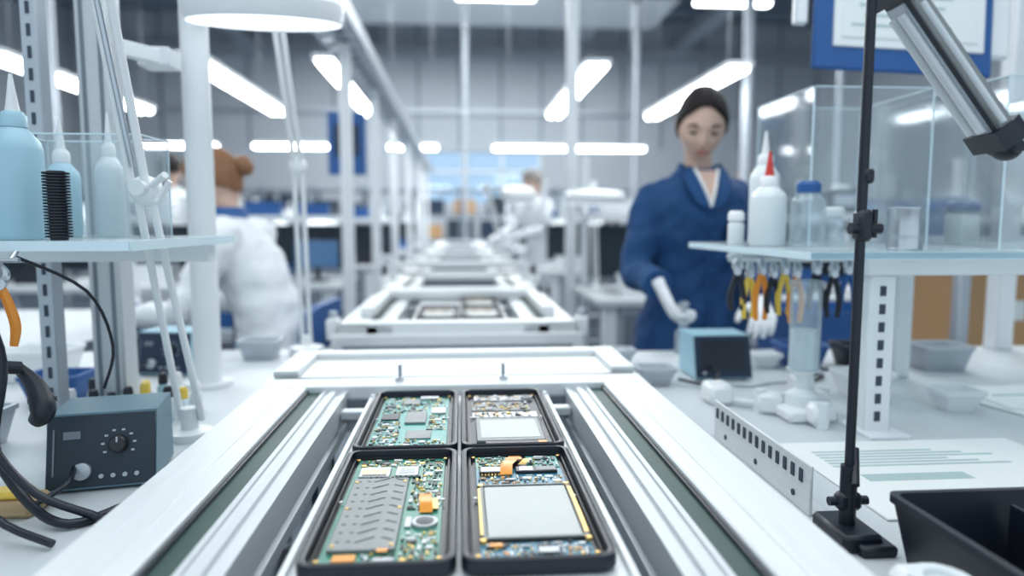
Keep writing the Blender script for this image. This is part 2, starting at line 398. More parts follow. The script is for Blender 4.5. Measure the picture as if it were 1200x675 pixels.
def phone_B():
    rr = random.Random(5); b = B(); phone_shell(b)
    b.bx(-.053, .053, -.132, .132, .0046, .006, blackp)
    b.bx(-.043, .046, -.092, .028, .006, .0102, display, .0012)
    b.skin([rrect(.096, .128, .003, .0104, cx=.0015, cy=-.032), rrect(.096, .128, .003, .0112, cx=.0015, cy=-.032), rrect(.090, .122, .002, .0112, cx=.0015, cy=-.032), rrect(.090, .122, .002, .0104, cx=.0015, cy=-.032)], silverb, closed=True)
    # logic board above
    b.bx(-.050, .050, .036, .086, .006, .0082, pcbb, .0004); b.bx(-.050, -.012, .086, .128, .006, .0082, pcbg, .0004); b.bx(.012, .05, .09, .128, .006, .008, pcbt, .0004)
    comps(b, -.048, .048, .038, .064, .0082, 70, rr, .01, [gold, kapton, tan, chip, whitepl]); comps(b, -.048, -.014, .088, .126, .0082, 40, rr, .01, [gold, kapton, tan, chip, silver]); comps(b, .014, .048, .092, .126, .008, 36, rr, .012, [gold, silver, chip])
    b.bx(-.046, -.010, .066, .084, .0082, .0122, chip, .0006); b.bx(-.044, -.012, .068, .082, .0122, .0125, silver)
    for i in range(9): b.box((-.043+i*.0038, .064, .0095), (.002, .004, .002), gold)
    b.bx(-.004, .044, .068, .084, .0082, .0118, chip, .0006); b.bx(.0, .016, .07, .082, .0118, .0122, silver); b.bx(.020, .042, .070, .082, .0118, .0122, silverb)
    flex(b, [(-.016, .060, .0110), (-.014, .082, .0150), (-.006, .1, .0148), (-.002, .118, .0120), (0, .124, .009)], .014)
    flex(b, [(.004, .088, .0122), (.012, .1, .0150), (.018, .112, .0108)], .009, gold)
    b.box((-.004, .104, .014), (.020, .007, .0012), kapton, .0003)
    for x, y in ((-.046, .03), (.048, .03), (-.047, -.1), (.049, -.1)): b.cyl((x, y, .008), (x, y, .0118), .003, gold, seg=10)
    flex(b, [(.049, .02, .0115), (.0495, -.04, .0115), (.049, -.09, .0115)], .004, gold); flex(b, [(-.048, .02, .0115), (-.048, -.09, .0115)], .0025, gold)
    b.bx(-.050, .050, -.130, -.100, .006, .008, pcbb, .0004); comps(b, -.048, .048, -.128, -.102, .008, 70, rr, .01, [kapton, silver, gold, chip, whitepl])
    b.box((-.036, -.108, .0095), (.012, .006, .003), kapton, .0004); b.box((.01, -.12, .0095), (.018, .010, .0035), silver, .0005)
    return b
def phone_C():
    rr = random.Random(8); b = B(); phone_shell(b)
    b.bx(-.052, .052, -.131, .131, .005, .0068, pcbt, .0004); z = .0068
    b.bx(-.010, .020, -.02, .035, z, .0100, silverb, .0006); b.bx(-.046, -.02, .0, .03, z, .009, chip, .0005)
    b.bx(.026, .048, .03, .06, z, .0095, silver, .0005); b.bx(-.02, .006, .085, .112, z, .009, silverb, .0005)
    b.bx(-.004, .03, -.09, -.055, z, .0086, silverb, .0005)
    comps(b, -.05, .05, .064, .129, z, 90, rr, .01); comps(b, -.05, -.014, -.128, -.004, z, 90, rr, .01); comps(b, .022, .05, -.05, .026, z, 45, rr, .009)
    comps(b, -.012, .05, -.128, -.094, z, 40, rr, .008); comps(b, -.048, .02, .036, .062, z, 30, rr, .008)
    b.box((.02, .118, z+.002), (.03, .012, .004), silver, .0006); b.box((-.046, -.128, z+.002), (.01, .006, .003), gold)
    return b
def phone_D():
    rr = random.Random(9); b = B(); phone_shell(b)
    b.bx(-.053, .053, -.132, .132, .0046, .006, blackp)
    b.bx(-.046, .046, -.112, -.008, .006, .0104, silverb, .0012); b.bx(-.040, .040, -.102, -.02, .0104, .0108, display, .0004)
    b.bx(-.050, .048, .002, .030, .006, .0085, silver, .0006); comps(b, -.048, .046, .004, .028, .0085, 30, rr, .01, [gold, tan, chip])
    b.bx(-.050, .04, .04, .088, .006, .0082, silverb, .0005); comps(b, -.048, .038, .042, .086, .0082, 65, rr, .014, [gold, tan, gold, chip, whitepl])
    b.bx(-.046, .048, .098, .128, .006, .0088, silver, .0006); comps(b, -.044, .03, .1, .126, .0088, 30, rr, .012, [gold, silver, tan])
    ring_cam(b, .040, .108, .0088, .010)
    b.box((0, -.122, .0085), (.07, .012, .004), chip, .0006); b.box((.04, -.118, .0085), (.012, .008, .003), kapton, .0004)
    return b
PH = []
for f, x, y in ((phone_A, -.0725, .690), (phone_B, .0655, .690), (phone_C, -.0725, .989), (phone_D, .0655, .989)):
    PH.append(f().build('opened_smartphone', loc=(x, y, .9552)))
# second pallet
b = B(); b.bx(-.152, .145, 2.02, 2.60, .949, .955, alul, .0015)
for y in (2.1, 2.5): b.bx(-.195, .180, y-.012, y+.012, .935, .949, alu)
b.build('carrier_pallet')
for k, (x, y) in enumerate(((-.0715, 2.20), (.066, 2.20), (.066, 2.50))): dup(PH[3], (x, y, .9552))

# ------------------------------------------------------------------ benches near
def bench(x0, x1, y0, y1, name='workbench'):
    b = B(); b.bx(x0, x1, y0, y1, .868, .90, benchm, .003)
    b.bx(x0-.003, x0, y0, y1, .87, .898, alud) ; b.bx(x1, x1+.003, y0, y1, .87, .898, alud)
    for x in (x0+.08, x1-.08):
        for y in (y0+.06, y1-.06): b.bx(x-.03, x+.03, y-.03, y+.03, 0, .868, white, .003)
        b.bx(x-.02, x+.02, y0+.06, y1-.06, .18, .24, white, .003)
    b.bx(x0+.08, x1-.08, y1-.08, y1-.04, .72, .80, white, .003)
    return b.build(name)
bench(.345, 1.75, .2, 1.83)
bench(-1.75, -.36, .2, 1.93)
bench(-2.3, -1.12, 2.02, 2.9)

def perf_post(b, x, y, z0, z1, w=.05, d=.03, m=white, step=.03):
    b.bx(x-w/2, x+w/2, y-d/2, y+d/2, z0, z1, m, .002)
    z = z0+.03
    while z < z1-.02:
        b.box((x, y-d/2-.0005, z), (w*.22, .002, step*.55), hole); z += step

# right shelf
b = B()
b.bx(.53, 1.55, 1.0, 1.55, 1.195, 1.207, glasss, .001); b.bx(.53, 1.55, 1.0, 1.003, 1.195, 1.207, acryE); b.bx(.527, .53, 1.0, 1.55, 1.195, 1.207, acryE)
b.bx(.66, 1.55, 1.06, 1.10, 1.165, 1.195, white, .003); b.bx(.60, 1.55, 1.46, 1.50, 1.165, 1.195, white, .003)
for x in (.69, 1.45):
    perf_post(b, x, 1.08, .90, 1.165, .045, .03)
perf_post(b, 1.45, 1.48, .90, 1.165, .045, .03); b.bx(.98, 1.02, 1.46, 1.50, .90, 1.165, white, .003)
b.bx(.66, .73, 1.03, 1.13, .90, .906, white, .001)
b.cyl((.515, 1.29, 1.186), (.80, 1.29, 1.186), .003, steel)
for x in (.54, .64, .79): b.cyl((x, 1.29, 1.186), (x, 1.29, 1.197), .003, steel)
b.build('glass_shelf')

def abox(name, x0, x1, y0, y1, z0, z1, div=(), top=False):
    b = B(); t = .004
    b.bx(x0, x1, y0, y0+t, z0, z1, acry); b.bx(x0, x1, y1-t, y1, z0, z1, acry)
    b.bx(x0, x0+t, y0+t, y1-t, z0, z1, acry); b.bx(x1-t, x1, y0+t, y1-t, z0, z1, acry)
    for x in div: b.bx(x, x+t, y0+t, y1-t, z0, z1, acry)
    for x in (x0+t/2, x1-t/2)+tuple(d+t/2 for d in div):
        b.bx(x-t/2, x+t/2, y0, y1, z1, z1+.002, acryE)
        for y in (y0, y1): b.bx(x-.0013, x+.0013, y-.001, y+.001, z0, z1, acryE)
    for y in (y0, y1-t): b.bx(x0, x1, y, y+t, z1, z1+.002, acryE)
    return b.build(name)
abox('acrylic_box', .660, .90, 1.26, 1.50, 1.2072, 1.505, ())
abox('acrylic_box', .93, 1.16, 1.12, 1.48, 1.2072, 1.50)

def bottle(name, x, y, z, r, h, m, nozzle=None, nm=whitepl, cap=whitepl, neck=.4):
    b = B()
    b.lathe((0, 0, 0), [(r*.9, 0), (r, .006), (r, h*.78), (r*.93, h*.86), (r*.6, h*.95), (r*neck, h)], m)
    b.lathe((0, 0, h-.002), [(r*neck*1.25, 0), (r*neck*1.25, .014), (r*neck*.9, .02)], cap)
    if nozzle == 'spout': b.tube([(0, 0, h+.015), (0, 0, h+.035), (0, 0, h+.065)], [r*.3, r*.2, r*.07], nm, 10)
    return b.build(name, loc=(x, y, z))
bottle('squeeze_bottle', .590, 1.28, 1.2075, .033, .115, bottlew, 'spout', red)
bottle('squeeze_bottle', .622, 1.37, 1.2075, .030, .165, bottlew, 'spout', whitepl, whitepl)
bottle('solvent_bottle', .622, 1.19, 1.2075, .030, .10, glassb, None, whitepl, bluep, .55)
bottle('small_jar', .552, 1.34, 1.2075, .016, .050, bottlew, None, whitepl, whitepl, .8)
bottle('small_jar', .80, 1.42, 1.2075, .022, .06, glassb, None, whitepl, whitepl, .8)
bottle('small_jar', 1.0, 1.30, 1.2075, .03, .07, bottlew, None, whitepl, bluep, .8)
b = B(); b.lathe((0, 0, 0), [(.026, 0), (.027, .002), (.026, .005), (.026, .022), (.0265, .024), (.026, .026), (.026, .062), (.0275, .065), (.0275, .068), (.024, .069), (.0235, .060)], steel, 28)
b.build('tin_can', loc=(.725, 1.07, 1.2075))

def pliers(x, y, z, m, L=.10, rz=0, open_=8):
    b = B()
    for s in (-1, 1):
        b.tube([(0, 0, 0), (s*.006, 0, -.018), (s*.013, 0, -.05), (s*.010, 0, -L)], [.004, .0055, .006, .0045], m, 8)
        b.tube([(s*.0, 0, .003), (s*.006, 0, .012), (s*.002, 0, .026)], [.006, .006, .0015], steel, 8)
    b.cyl((0, -.006, 0), (0, .006, 0), .007, steel)
    return b.build('pliers', loc=(x, y, z), rot=(0, 0, rz))
for i, (m, x) in enumerate(((blackp, .532), (yellow, .556), (orange, .580), (blackp, .603), (yellow, .626), (orange, .650), (blackp, .69), (blackp, .725), (bluep, .755))):
    pliers(x, 1.277, 1.152 if i % 2 else 1.158, m, .075+.01*(i % 3), (i*37) % 40-20)

# lamp with black pole
root = empty('clamp_task_lamp', (.425, .70, .9))
b = B()
b.box((0, 0, .010), (.045, .07, .02), blackp, .004); b.box((.012, -.028, .006), (.04, .035, .012), blackp, .003)
b.cyl((0, 0, .02), (0, 0, .085), .009, blackp); b.cyl((0, 0, .03), (0, 0, .72), .0052, blackp)
b.box((0, 0, .045), (.028, .016, .020), blackp, .004); b.cyl((-.022, 0, .045), (.022, 0, .045), .005, blackp); b.cyl((-.004, -.02, .07), (.012, .01, .10), .004, blackp)
b.box((.002, 0, .348), (.016, .018, .034), blackp, .004); b.cyl((-.012, 0, .345), (.022, 0, .345), .006, blackp); b.cyl((.015, 0, .335), (.015, 0, .365), .003, blackp)
b.box((.004, 0, .40), (.012, .014, .016), blackp, .003)
b.tube([(0, 0, .72), (.004, 0, .76), (.04, 0, .77), (.055, 0, .70)], .0045, blackp)
b.build('pole', root)
b = B()
p0 = Vector((.030, .01, .600)); p1 = Vector((.150, .0, .440)); d = (p1-p0).normalized()
q = d.to_track_quat('X', 'Z').to_matrix().to_4x4(); L = (p1-p0).length
b.T = Matrix.Translation((p0+p1)/2) @ q
b.skin([[(x, -.018, -.012), (x, .018, -.012), (x, .022, .0), (x, .014, .012), (x, -.014, .012), (x, -.022, 0)] for x in (-L/2, L/2)], blackp)
b.bx(-L/2+.02, L/2-.012, -.0235, -.012, -.009, .008, silverb, .002)
b.bx(-L/2+.02, L/2-.012, -.016, .016, -.0145, -.011, galv, .001)
for yy in (-.008, .008): b.cyl((-L/2+.03, yy, -.0165), (L/2-.02, yy, -.0165), .005, tube_off)
b.cyl((-L/2+.03, -.0235, -.002), (L/2-.02, -.0235, -.002), .0035, tube_off)
for s in (-1, 1): b.skin([[(s*L/2-.016*s+s*xx, yy*.026, zz*.017) for yy, zz in ((-1, -1), (1, -1), (1.1, 0), (.8, 1), (-.8, 1), (-1.1, 0))] for xx in (0, .022)], blackp)
b.ell((L/2+.012, 0, 0), (.014, .018, .013), blackp)
b.cyl((L/2+.012, -.022, 0), (L/2+.012, .022, 0), .006, blackp)
b.T = Matrix.Identity(4)
b.tube([(.004, 0, .62), (.012, 0, .615), (.03, .008, .600)], .006, blackp)
b.ell((.026, .006, .605), (.014, .02, .014), blackp)
b.build('lamp_head', root)

# slotted bracket on bench
b = B()
b.bx(.414, .418, .76, 1.07, .90, .962, alul, .001); b.bx(.418, .44, .76, 1.07, .90, .904, alul, .001)
for i in range(14): b.box((.4135, .782+i*.021, .944), (.002, .008, .016), hole)
for i in range(3): b.cyl((.4125, .80+i*.11, .915), (.4145, .80+i*.11, .915), .004, hole)
b.build('slotted_bracket')
# paperwork
b = B(); b.bx(.50, .88, .74, 1.02, .9003, .9033, paper, .0008)
for i in range(6): b.bx(.53, .80-(i % 3)*.04, .91+i*.012, .916+i*.012, .9033, .9036, ink)
b.bx(.55, .70, .855, .88, .9033, .9036, ink)
b.build('work_instruction_sheet')
b = B(); b.box((0, 0, .002), (.28, .2, .003), paper, .0005, (0, 0, 12)); b.box((.02, .0, .005), (.26, .18, .002), paper, .0005, (0, 0, -6)); b.box((0, .02, .0063), (.15, .01, .0004), ink); b.build('paper_stack', loc=(1.14, 1.25, .9005))
# black bin
def open_bin(name, x0, x1, y0, y1, z0, z1, m, t=.004, taper=.012):
    b = B(); cx, cy = (x0+x1)/2, (y0+y1)/2; w, l = x1-x0, y1-y0; h = z1-z0
    b.skin([rrect(w-2*taper, l-2*taper, .008, 0), rrect(w, l, .01, h-.008), rrect(w+.006, l+.006, .011, h-.008), rrect(w+.006, l+.006, .011, h), rrect(w-2*t, l-2*t, .009, h), rrect(w-2*taper-2*t, l-2*taper-2*t, .007, t)], m)
    return b, (cx, cy, z0)
b, lc = open_bin('component_bin', .438, .71, .42, .648, .9, .975, blackp)
b.bx(-.02, -.016, -.095, .095, .006, .066, blackp)
for _ in range(70): b.box((R.uniform(-.005, .11), R.uniform(-.09, .09), R.uniform(.02, .055)), (.026, .010, .010), R.choice([paper, whitepl, silver]), .002, (R.uniform(-30, 30), R.uniform(-30, 30), R.uniform(0, 180)))
b.build('component_bin', loc=(lc[0], lc[1], .9003))
b = B(); b.box((0, 0, .03), (.05, .10, .058), whitepl, .008); b.lathe((0, .01, .058), [(.024, -.03), (.024, .006), (.014, .006), (.012, -.002)], bottlew, 20); b.build('tape_dispenser', loc=(.388, .492, .9003))

# soldering power unit
def station(name, loc, rz, face, body, dials=True):
    b = B(); w, d, h = .13, .12, .095
    b.skin([[(x, -d/2, 0), (x, d/2, 0), (x, d/2, h), (x, -d/2+.025, h)] for x in (-w/2, w/2)], body)
    Mf = Matrix.Translation((0, -d/2+.0125, h/2)) @ Euler((math.atan2(h, .025), 0, 0)).to_matrix().to_4x4()
    b.T = Mf
    b.bx(-w/2+.001, w/2-.001, -h/2+.001, h/2-.001, 0, .0025, face, .001)
    if dials:
        for i in range(8):
            a = rad(210-i*34); b.box((.020+.019*math.cos(a), .006+.019*math.sin(a), .003), (.004, .0025, .001), galv)
        b.lathe((.020, .006, .002), [(.012, 0), (.011, .010), (.009, .012)], chip, 18); b.box((.020, .012, .0145), (.002, .007, .001), galv)
        b.lathe((-.022, -.026, .002), [(.011, 0), (.011, .008), (.007, .010)], galv, 18)
        b.bx(-.045, -.025, .016, .026, .0025, .004, alud); b.bx(-.057, -.055, -.03, .03, .0025, .0035, alud)
        for i in range(4): b.cyl((.0+i*.014, -.034, .002), (.0+i*.014, -.034, .005), .003, galv, seg=10)
    else:
        b.bx(-.05, .05, -.03, .034, .0025, .0032, blackp); b.cyl((-.045, -.036, .0025), (-.045, -.036, .006), .004, galv)
    b.T = Matrix.Identity(4)
    b.tube([(-.03, -.06, .03), (-.03, -.10, .02), (-.07, -.13, .006), (-.11, -.08, .006)], .0035, blackr)
    for x in (-.05, .05):
        for y in (-.045, .045): b.cyl((x, y, -.004), (x, y, 0), .006, blackr)
    return b.build(name, loc=loc, rot=(0, 0, rz))
station('soldering_station', (.585, 1.52, .9045), 0, navy, blued, False)
station('soldering_station', (-.485, .965, .9045), 12, darkdev, devside)
station('soldering_station', (-.68, 1.66, .9045), -10, navy, blued)

# dispenser column
b = B()
b.box((0, 0, .012), (.09, .09, .024), whitepl, .006)
for a in (30, 150, 270):
    x, y = .055*math.cos(rad(a)), .055*math.sin(rad(a)); b.box((x, y, .02), (.045, .03, .04), whitepl, .008, (0, 0, a)); b.cyl((x*1.3, y*1.3, .0), (x*1.3, y*1.3, .045), .010, bottlew)
b.lathe((0, 0, .024), [(.03, 0), (.028, .02), (.012, .03), (.012, .05), (.022, .06), (.030, .065)], bottlew); b.lathe((0, 0, .088), [(.027, 0), (.027, .15), (.030, .152), (.030, .16), (.02, .162)], glassb)
b.lathe((0, 0, .09), [(.024, 0), (.024, .07)], bottlew)
b.build('dispenser_cartridge', loc=(.615, 1.17, .9003))
b = B()
b.tube([(.0, 0, .012), (.06, -.05, .01), (.10, .02, .01), (.16, .0, .012), (.2, .06, .012)], .006, bottlew); b.box((0, 0, .02), (.05, .06, .04), whitepl, .008); b.box((.2, .06, .02), (.04, .05, .04), whitepl, .008)
b.build('air_hose_fitting', loc=(.50, 1.28, .9003))
for (x, y, s, m) in ((.82, 1.32, 1, whitepl), (.93, 1.20, .8, white), (.40, 1.68, .7, galv), (.42, 1.44, .8, galv), (.84, 1.62, 1.1, bluep), (.98, 1.60, 1.1, blackp), (.74, 1.60, .7, whitepl), (1.15, 1.55, 1.2, galv)):
    b, lc = open_bin('x', 0, .1*s, 0, .08*s, 0, .05*s, m); b.box((.0, 0, .02), (.05*s, .04*s, .02), bottlew, .003); b.build('parts_tray', loc=(x, y, .9003))
b = B(); b.tube([(0, 0, .005), (.06, .05, .005), (.02, .10, .005), (.12, .12, .005), (.2, .08, .005)], .0035, blackr); b.tube([(-.25, -.04, .004), (-.20, .0, .004), (-.15, -.03, .004), (-.08, .0, .004), (0, 0, .005)], .0025, galv); b.build('power_cable', loc=(.76, 1.42, .9003))

# document board top right
b = B()
b.box((0, 0, 0), (.40, .012, .36), bluep, .005); b.box((0.01, -.008, .02), (.335, .006, .30), whitepl, .002); b.box((.01, -.0125, .0), (.30, .002, .22), paper, 0, (0, 0, 0))
for i in range(7): b.box((-.01, -.014, .05-i*.022), (.22-.03*(i % 3), .001, .005), ink)
b.box((.22, .02, .02), (.06, .02, .30), whitepl, .006); b.box((-.225, .01, .05), (.03, .02, .26), white, .004)
for x in (-.12, .12): b.cyl((x, .01, .17), (x, .01, .375), .008, steel)
b.build('document_board', loc=(.985, 1.5, 1.76), rot=(-6, 3, -4))
# overhead frame, right bench
b = B()
b.bx(1.475, 1.525, 1.76, 1.81, .90, 2.2, white, .003)
b.bx(.5, 1.6, 1.50, 1.56, 2.14, 2.20, white, .003); b.bx(1.47, 1.53, 1.56, 1.8, 2.14, 2.2, white, .003)
b.build('overhead_frame')

# ------------------------------------------------------------------ left bench
ZS = 1.229
b = B()
b.bx(-1.30, -.40, .86, 1.24, ZS-.012, ZS, glasss, .001); b.bx(-1.3, -.40, .857, .86, ZS-.012, ZS, acryE); b.bx(-.40, -.397, .86, 1.24, ZS-.012, ZS, acryE)
b.bx(-1.3, -.42, 1.17, 1.21, ZS-.042, ZS-.012, white, .003)
perf_post(b, -.690, 1.20, .90, 2.15, .026, .03, galv, .035)
b.bx(-.665, -.61, 1.27, 1.325, .90, 2.15, alu, .004)
for x in (-.652, -.623): b.bx(x-.003, x+.003, 1.268, 1.272, .92, 2.15, alud)
b.cyl((-.547, 1.50, .90), (-.547, 1.50, 2.15), .028, white, seg=20); b.cyl((-.547, 1.50, .90), (-.547, 1.50, .91), .05, white, seg=20)
b.bx(-.62, -.56, 1.40, 1.46, 1.555, 1.59, white, .002)
b.box((-.61, 1.36, 1.572), (.17, .02, .028), white, .002, (0, 0, 60))
for i in range(5): b.box((-.638+.017*i, 1.318+.03*i-.012, 1.572), (.008, .004, .010), hole, 0, (0, 0, 60))
perf_post(b, -1.25, 1.20, .90, 2.15, .03, .03, galv)
b.build('bench_upright_frame')
abox('acrylic_box', -.66, -.47, 1.06, 1.16, ZS+.0002, 1.38)
bottle('wash_bottle', -.570, .935, ZS+.0005, .031, .145, lightblue, 'spout', whitepl, lightblue)
bottle('wash_bottle', -.700, 1.08, ZS+.0005, .030, .15, lightblue, 'spout', whitepl)
bottle('squeeze_bottle', -.61, 1.11, ZS+.0005, .024, .115, lightblue, 'spout', whitepl)
bottle('squeeze_bottle', -.54, 1.11, ZS+.0005, .020, .125, bottlew, 'spout', whitepl)
b = B()
b.cyl((0, 0, 0), (0, 0, .085), .010, blackp); 
for i in range(22):
    z = .003+i*.0037; b.lathe((0, 0, z), [(.010, 0), (.0150, .0006), (.0150, .0026), (.010, .003)], blackp, 14)
b.build('cleaning_brush', loc=(-.497, .89, ZS+.0005))
pliers(-.548, .853, 1.178, orange, .075, 20); pliers(-.59, .853, 1.178, orange, .08, -10)
b = B(); b.cyl((-.64, .847, 1.207), (-.52, .847, 1.207), .003, steel)
for x in (-.63, -.53): b.cyl((x, .847, 1.207), (x, .862, 1.219), .003, steel)
b.build('tool_rail')
# black cables and soldering iron
b = B()
b.tube([(-.66, .80, 1.27), (-.60, .83, 1.245), (-.555, .82, 1.17), (-.530, .82, 1.09), (-.545, .82, .99), (-.505, .81, .925), (-.45, .79, .907), (-.41, .84, .907)], .0055, blackr)
b.tube([(-.60, .80, 1.16), (-.57, .82, 1.12), (-.555, .84, 1.085), (-.535, .86, 1.075)], .008, blackr)
b.tube([(-.56, .82, 1.07), (-.535, .80, 1.0), (-.49, .80, .94), (-.42, .80, .908), (-.39, .76, .907)], .0050, blackr)
b.tube([(-.60, .80, 1.06), (-.555, .78, .99), (-.51, .76, .93), (-.44, .74, .907)], .0045, blackr)
b.tube([(-.545, .87, 1.075), (-.525, .87, 1.05), (-.512, .86, 1.022), (-.522, .86, 1.008)], [.006, .011, .014, .009], blackp, 14)
b.lathe((-.518, .87, 1.03), [(.010, -.004), (.0155, 0), (.0155, .006), (.010, .01)], blackp)
b.tube([(-.56, .9, 1.21), (-.50, .95, 1.16), (-.485, .98, 1.08), (-.50, .98, 1.02)], .0022, blackr)
b.build('soldering_cable')
b = B(); b.box((0, 0, .010), (.070, .05, .02), woodb, .006); b.box((0, .0, .024), (.045, .03, .010), yellow, .004); b.build('sponge_holder', loc=(-.545, .845, .9003))

# articulated lamp left (cropped by frame)
def bars(b, p0, p1, off, r, m):
    p0, p1, off = Vector(p0), Vector(p1), Vector(off); b.cyl(p0+off, p1+off, r, m, seg=10); b.cyl(p0-off, p1-off, r, m, seg=10)
b = B()
b.lathe((-.445, 1.13, .9003), [(.035, 0), (.035, .012), (.014, .016), (.014, .05)], whitepl)
b.cyl((-.425, 1.13, .93), (-.445, 1.03, 1.285), .0055, whitepl); b.cyl((-.462, 1.14, .93), (-.464, 1.03, 1.285), .0055, whitepl)
b.ell((-.452, 1.03, 1.297), (.024, .016, .022), whitepl); b.cyl((-.452, 1.00, 1.30), (-.452, 1.045, 1.30), .011, white)
b.cyl((-.452, 1.03, 1.298), (-.412, 1.00, 1.318), .005, whitepl); b.cyl((-.43, 1.01, 1.28), (-.41, 1.01, 1.31), .004, whitepl)
bars(b, (-.457, 1.02, 1.30), (-.480, .96, 1.66), (.010, 0, 0), .006, whitepl)
b.cyl((-.46, 1.01, 1.33), (-.477, .97, 1.55), .004, steel)
b.cyl((-.480, .96, 1.66), (-.35, .85, 1.80), .008, whitepl); b.lathe((-.30, .80, 1.80), [(.11, 0), (.12, .01), (.11, .04), (.04, .06)], whitepl)
b.build('articulated_lamp')
# round magnifier lamp
def mag_lamp(b, head, mid, base, r=.13, tilt=(10, 0, 0)):
    M = Euler([rad(a) for a in tilt]).to_matrix().to_4x4()
    b.lathe(head, [(r*.72, -.012), (r*.74, -.022), (r*.97, -.022), (r, -.008), (r, .012), (r*.9, .028), (r*.5, .034)], whitepl, 36, M)
    b.lathe(head, [(r*.70, -.006), (r*.70, -.002)], glasss, 30, M); b.lathe(head, [(r*.95, -.024), (r*.78, -.0245)], strip_on, 30, M)
    h = Vector(head)+Vector((0, r*.5, .04))
    bars(b, h, mid, (.008, 0, 0), .006, whitepl); bars(b, mid, base, (.010, 0, 0), .006, whitepl)
    b.ell(mid, (.022, .016, .022), whitepl); b.ell(h, (.02, .02, .02), whitepl); b.lathe(Vector(base)+Vector((0, 0, -.02)), [(.045, 0), (.045, .02), (.018, .026), (.014, .05)], whitepl)
b = B(); mag_lamp(b, (-.375, 1.40, 1.66), (-.395, 1.72, 1.39), (-.415, 1.85, .9203), .15); b.build('magnifier_lamp')
b = B(); mag_lamp(b, (.62, 3.14, 1.37), (.68, 3.50, 1.45), (.715, 3.56, .9203), .14, (6, 0, 0)); b.build('magnifier_lamp')
b = B(); mag_lamp(b, (.34, 4.02, 1.42), (.16, 4.2, 1.47), (.285, 4.25, .9903), .10, (20, 0, 0)); b.build('magnifier_lamp')

# left bench clutter
for i in range(14):
    x = -.43-.032*(i % 7)-R.uniform(0, .01); y = 1.30+.06*(i//7)
    bottle('small_bottle', x-.06, y-.06, .9003, .011, R.uniform(.030, .055), R.choice([bottlew, glassb, lightblue, steel]), None, whitepl, R.choice([whitepl, blackp, yellow]), .6)
for (x, y, s, m) in ((-.60, 1.12, .8, blackp), (-.78, 1.10, 1.2, galv), (-.80, 1.40, 1.1, bluep), (-.98, 1.15, 1.2, whitepl), (-.52, 1.80, 1., galv), (-.95, 1.6, 1.4, whitepl), (-.86, 1.84, .9, blackp)):
    b, lc = open_bin('x', 0, .1*s, 0, .08*s, 0, .05*s, m); b.box((.0, 0, .02), (.06*s, .04*s, .03), R.choice([bottlew, steel, lightblue]), .003, (0, 0, 20)); b.build('parts_tray', loc=(x, y, .9003))
b = B(); b.tube([(0, 0, .006), (-.03, .02, .006), (.0, .06, .012), (-.03, .09, .006)], .004, galv); b.build('cable_bundle', loc=(-.50, 1.08, .9003))

# ------------------------------------------------------------------ people
def remesh(ob, vox, smooth=2, disp=0):
    r = ob.modifiers.new('remesh', 'REMESH'); r.mode = 'VOXEL'; r.voxel_size = vox; r.use_smooth_shade = True
    sm = ob.modifiers.new('smooth', 'SMOOTH'); sm.factor = .5; sm.iterations = smooth
    if disp:
        t = bpy.data.textures.new(ob.name+'_folds', 'CLOUDS'); t.noise_scale = .07; t.noise_depth = 1
        d = ob.modifiers.new('folds', 'DISPLACE'); d.texture = t; d.strength = disp; d.mid_level = .5; d.texture_coords = 'LOCAL'
def head_surf(d, hair=0):
    x, y, z = d; X = .071*x; Y = .094*y; Z = .112*z
    if z < 0:
        t = -z; X *= 1-.44*t**1.5
        if y > 0: Y *= 1-.40*t
        else: Y *= 1-.05*t; Y -= .010*t**3
    f = max(0, -y)**.5
    if f > 0 and not hair:
        zz = Z
        pr = 0
        if -.024 <= zz <= .022: pr = (.022-zz)/.046
        elif -.038 < zz < -.024: pr = (zz+.038)/.014
        w = .006+.005*max(0, min(1, (.02-zz)/.05)); Y -= .018*pr*math.exp(-(X/w)**2)*f
        for s in (-1, 1): Y += .010*math.exp(-((X-s*.030)/.016)**2-((Z-.006)/.012)**2)*f
        Y -= .003*math.exp(-((Z-.026)/.009)**2)*f
        Y -= .005*math.exp(-(X/.020)**2-((Z+.052)/.010)**2)*f
        for s in (-1, 1): Y -= .004*math.exp(-((X-s*.042)/.018)**2-((Z+.025)/.016)**2)*f
    return Vector((X, Y, Z))
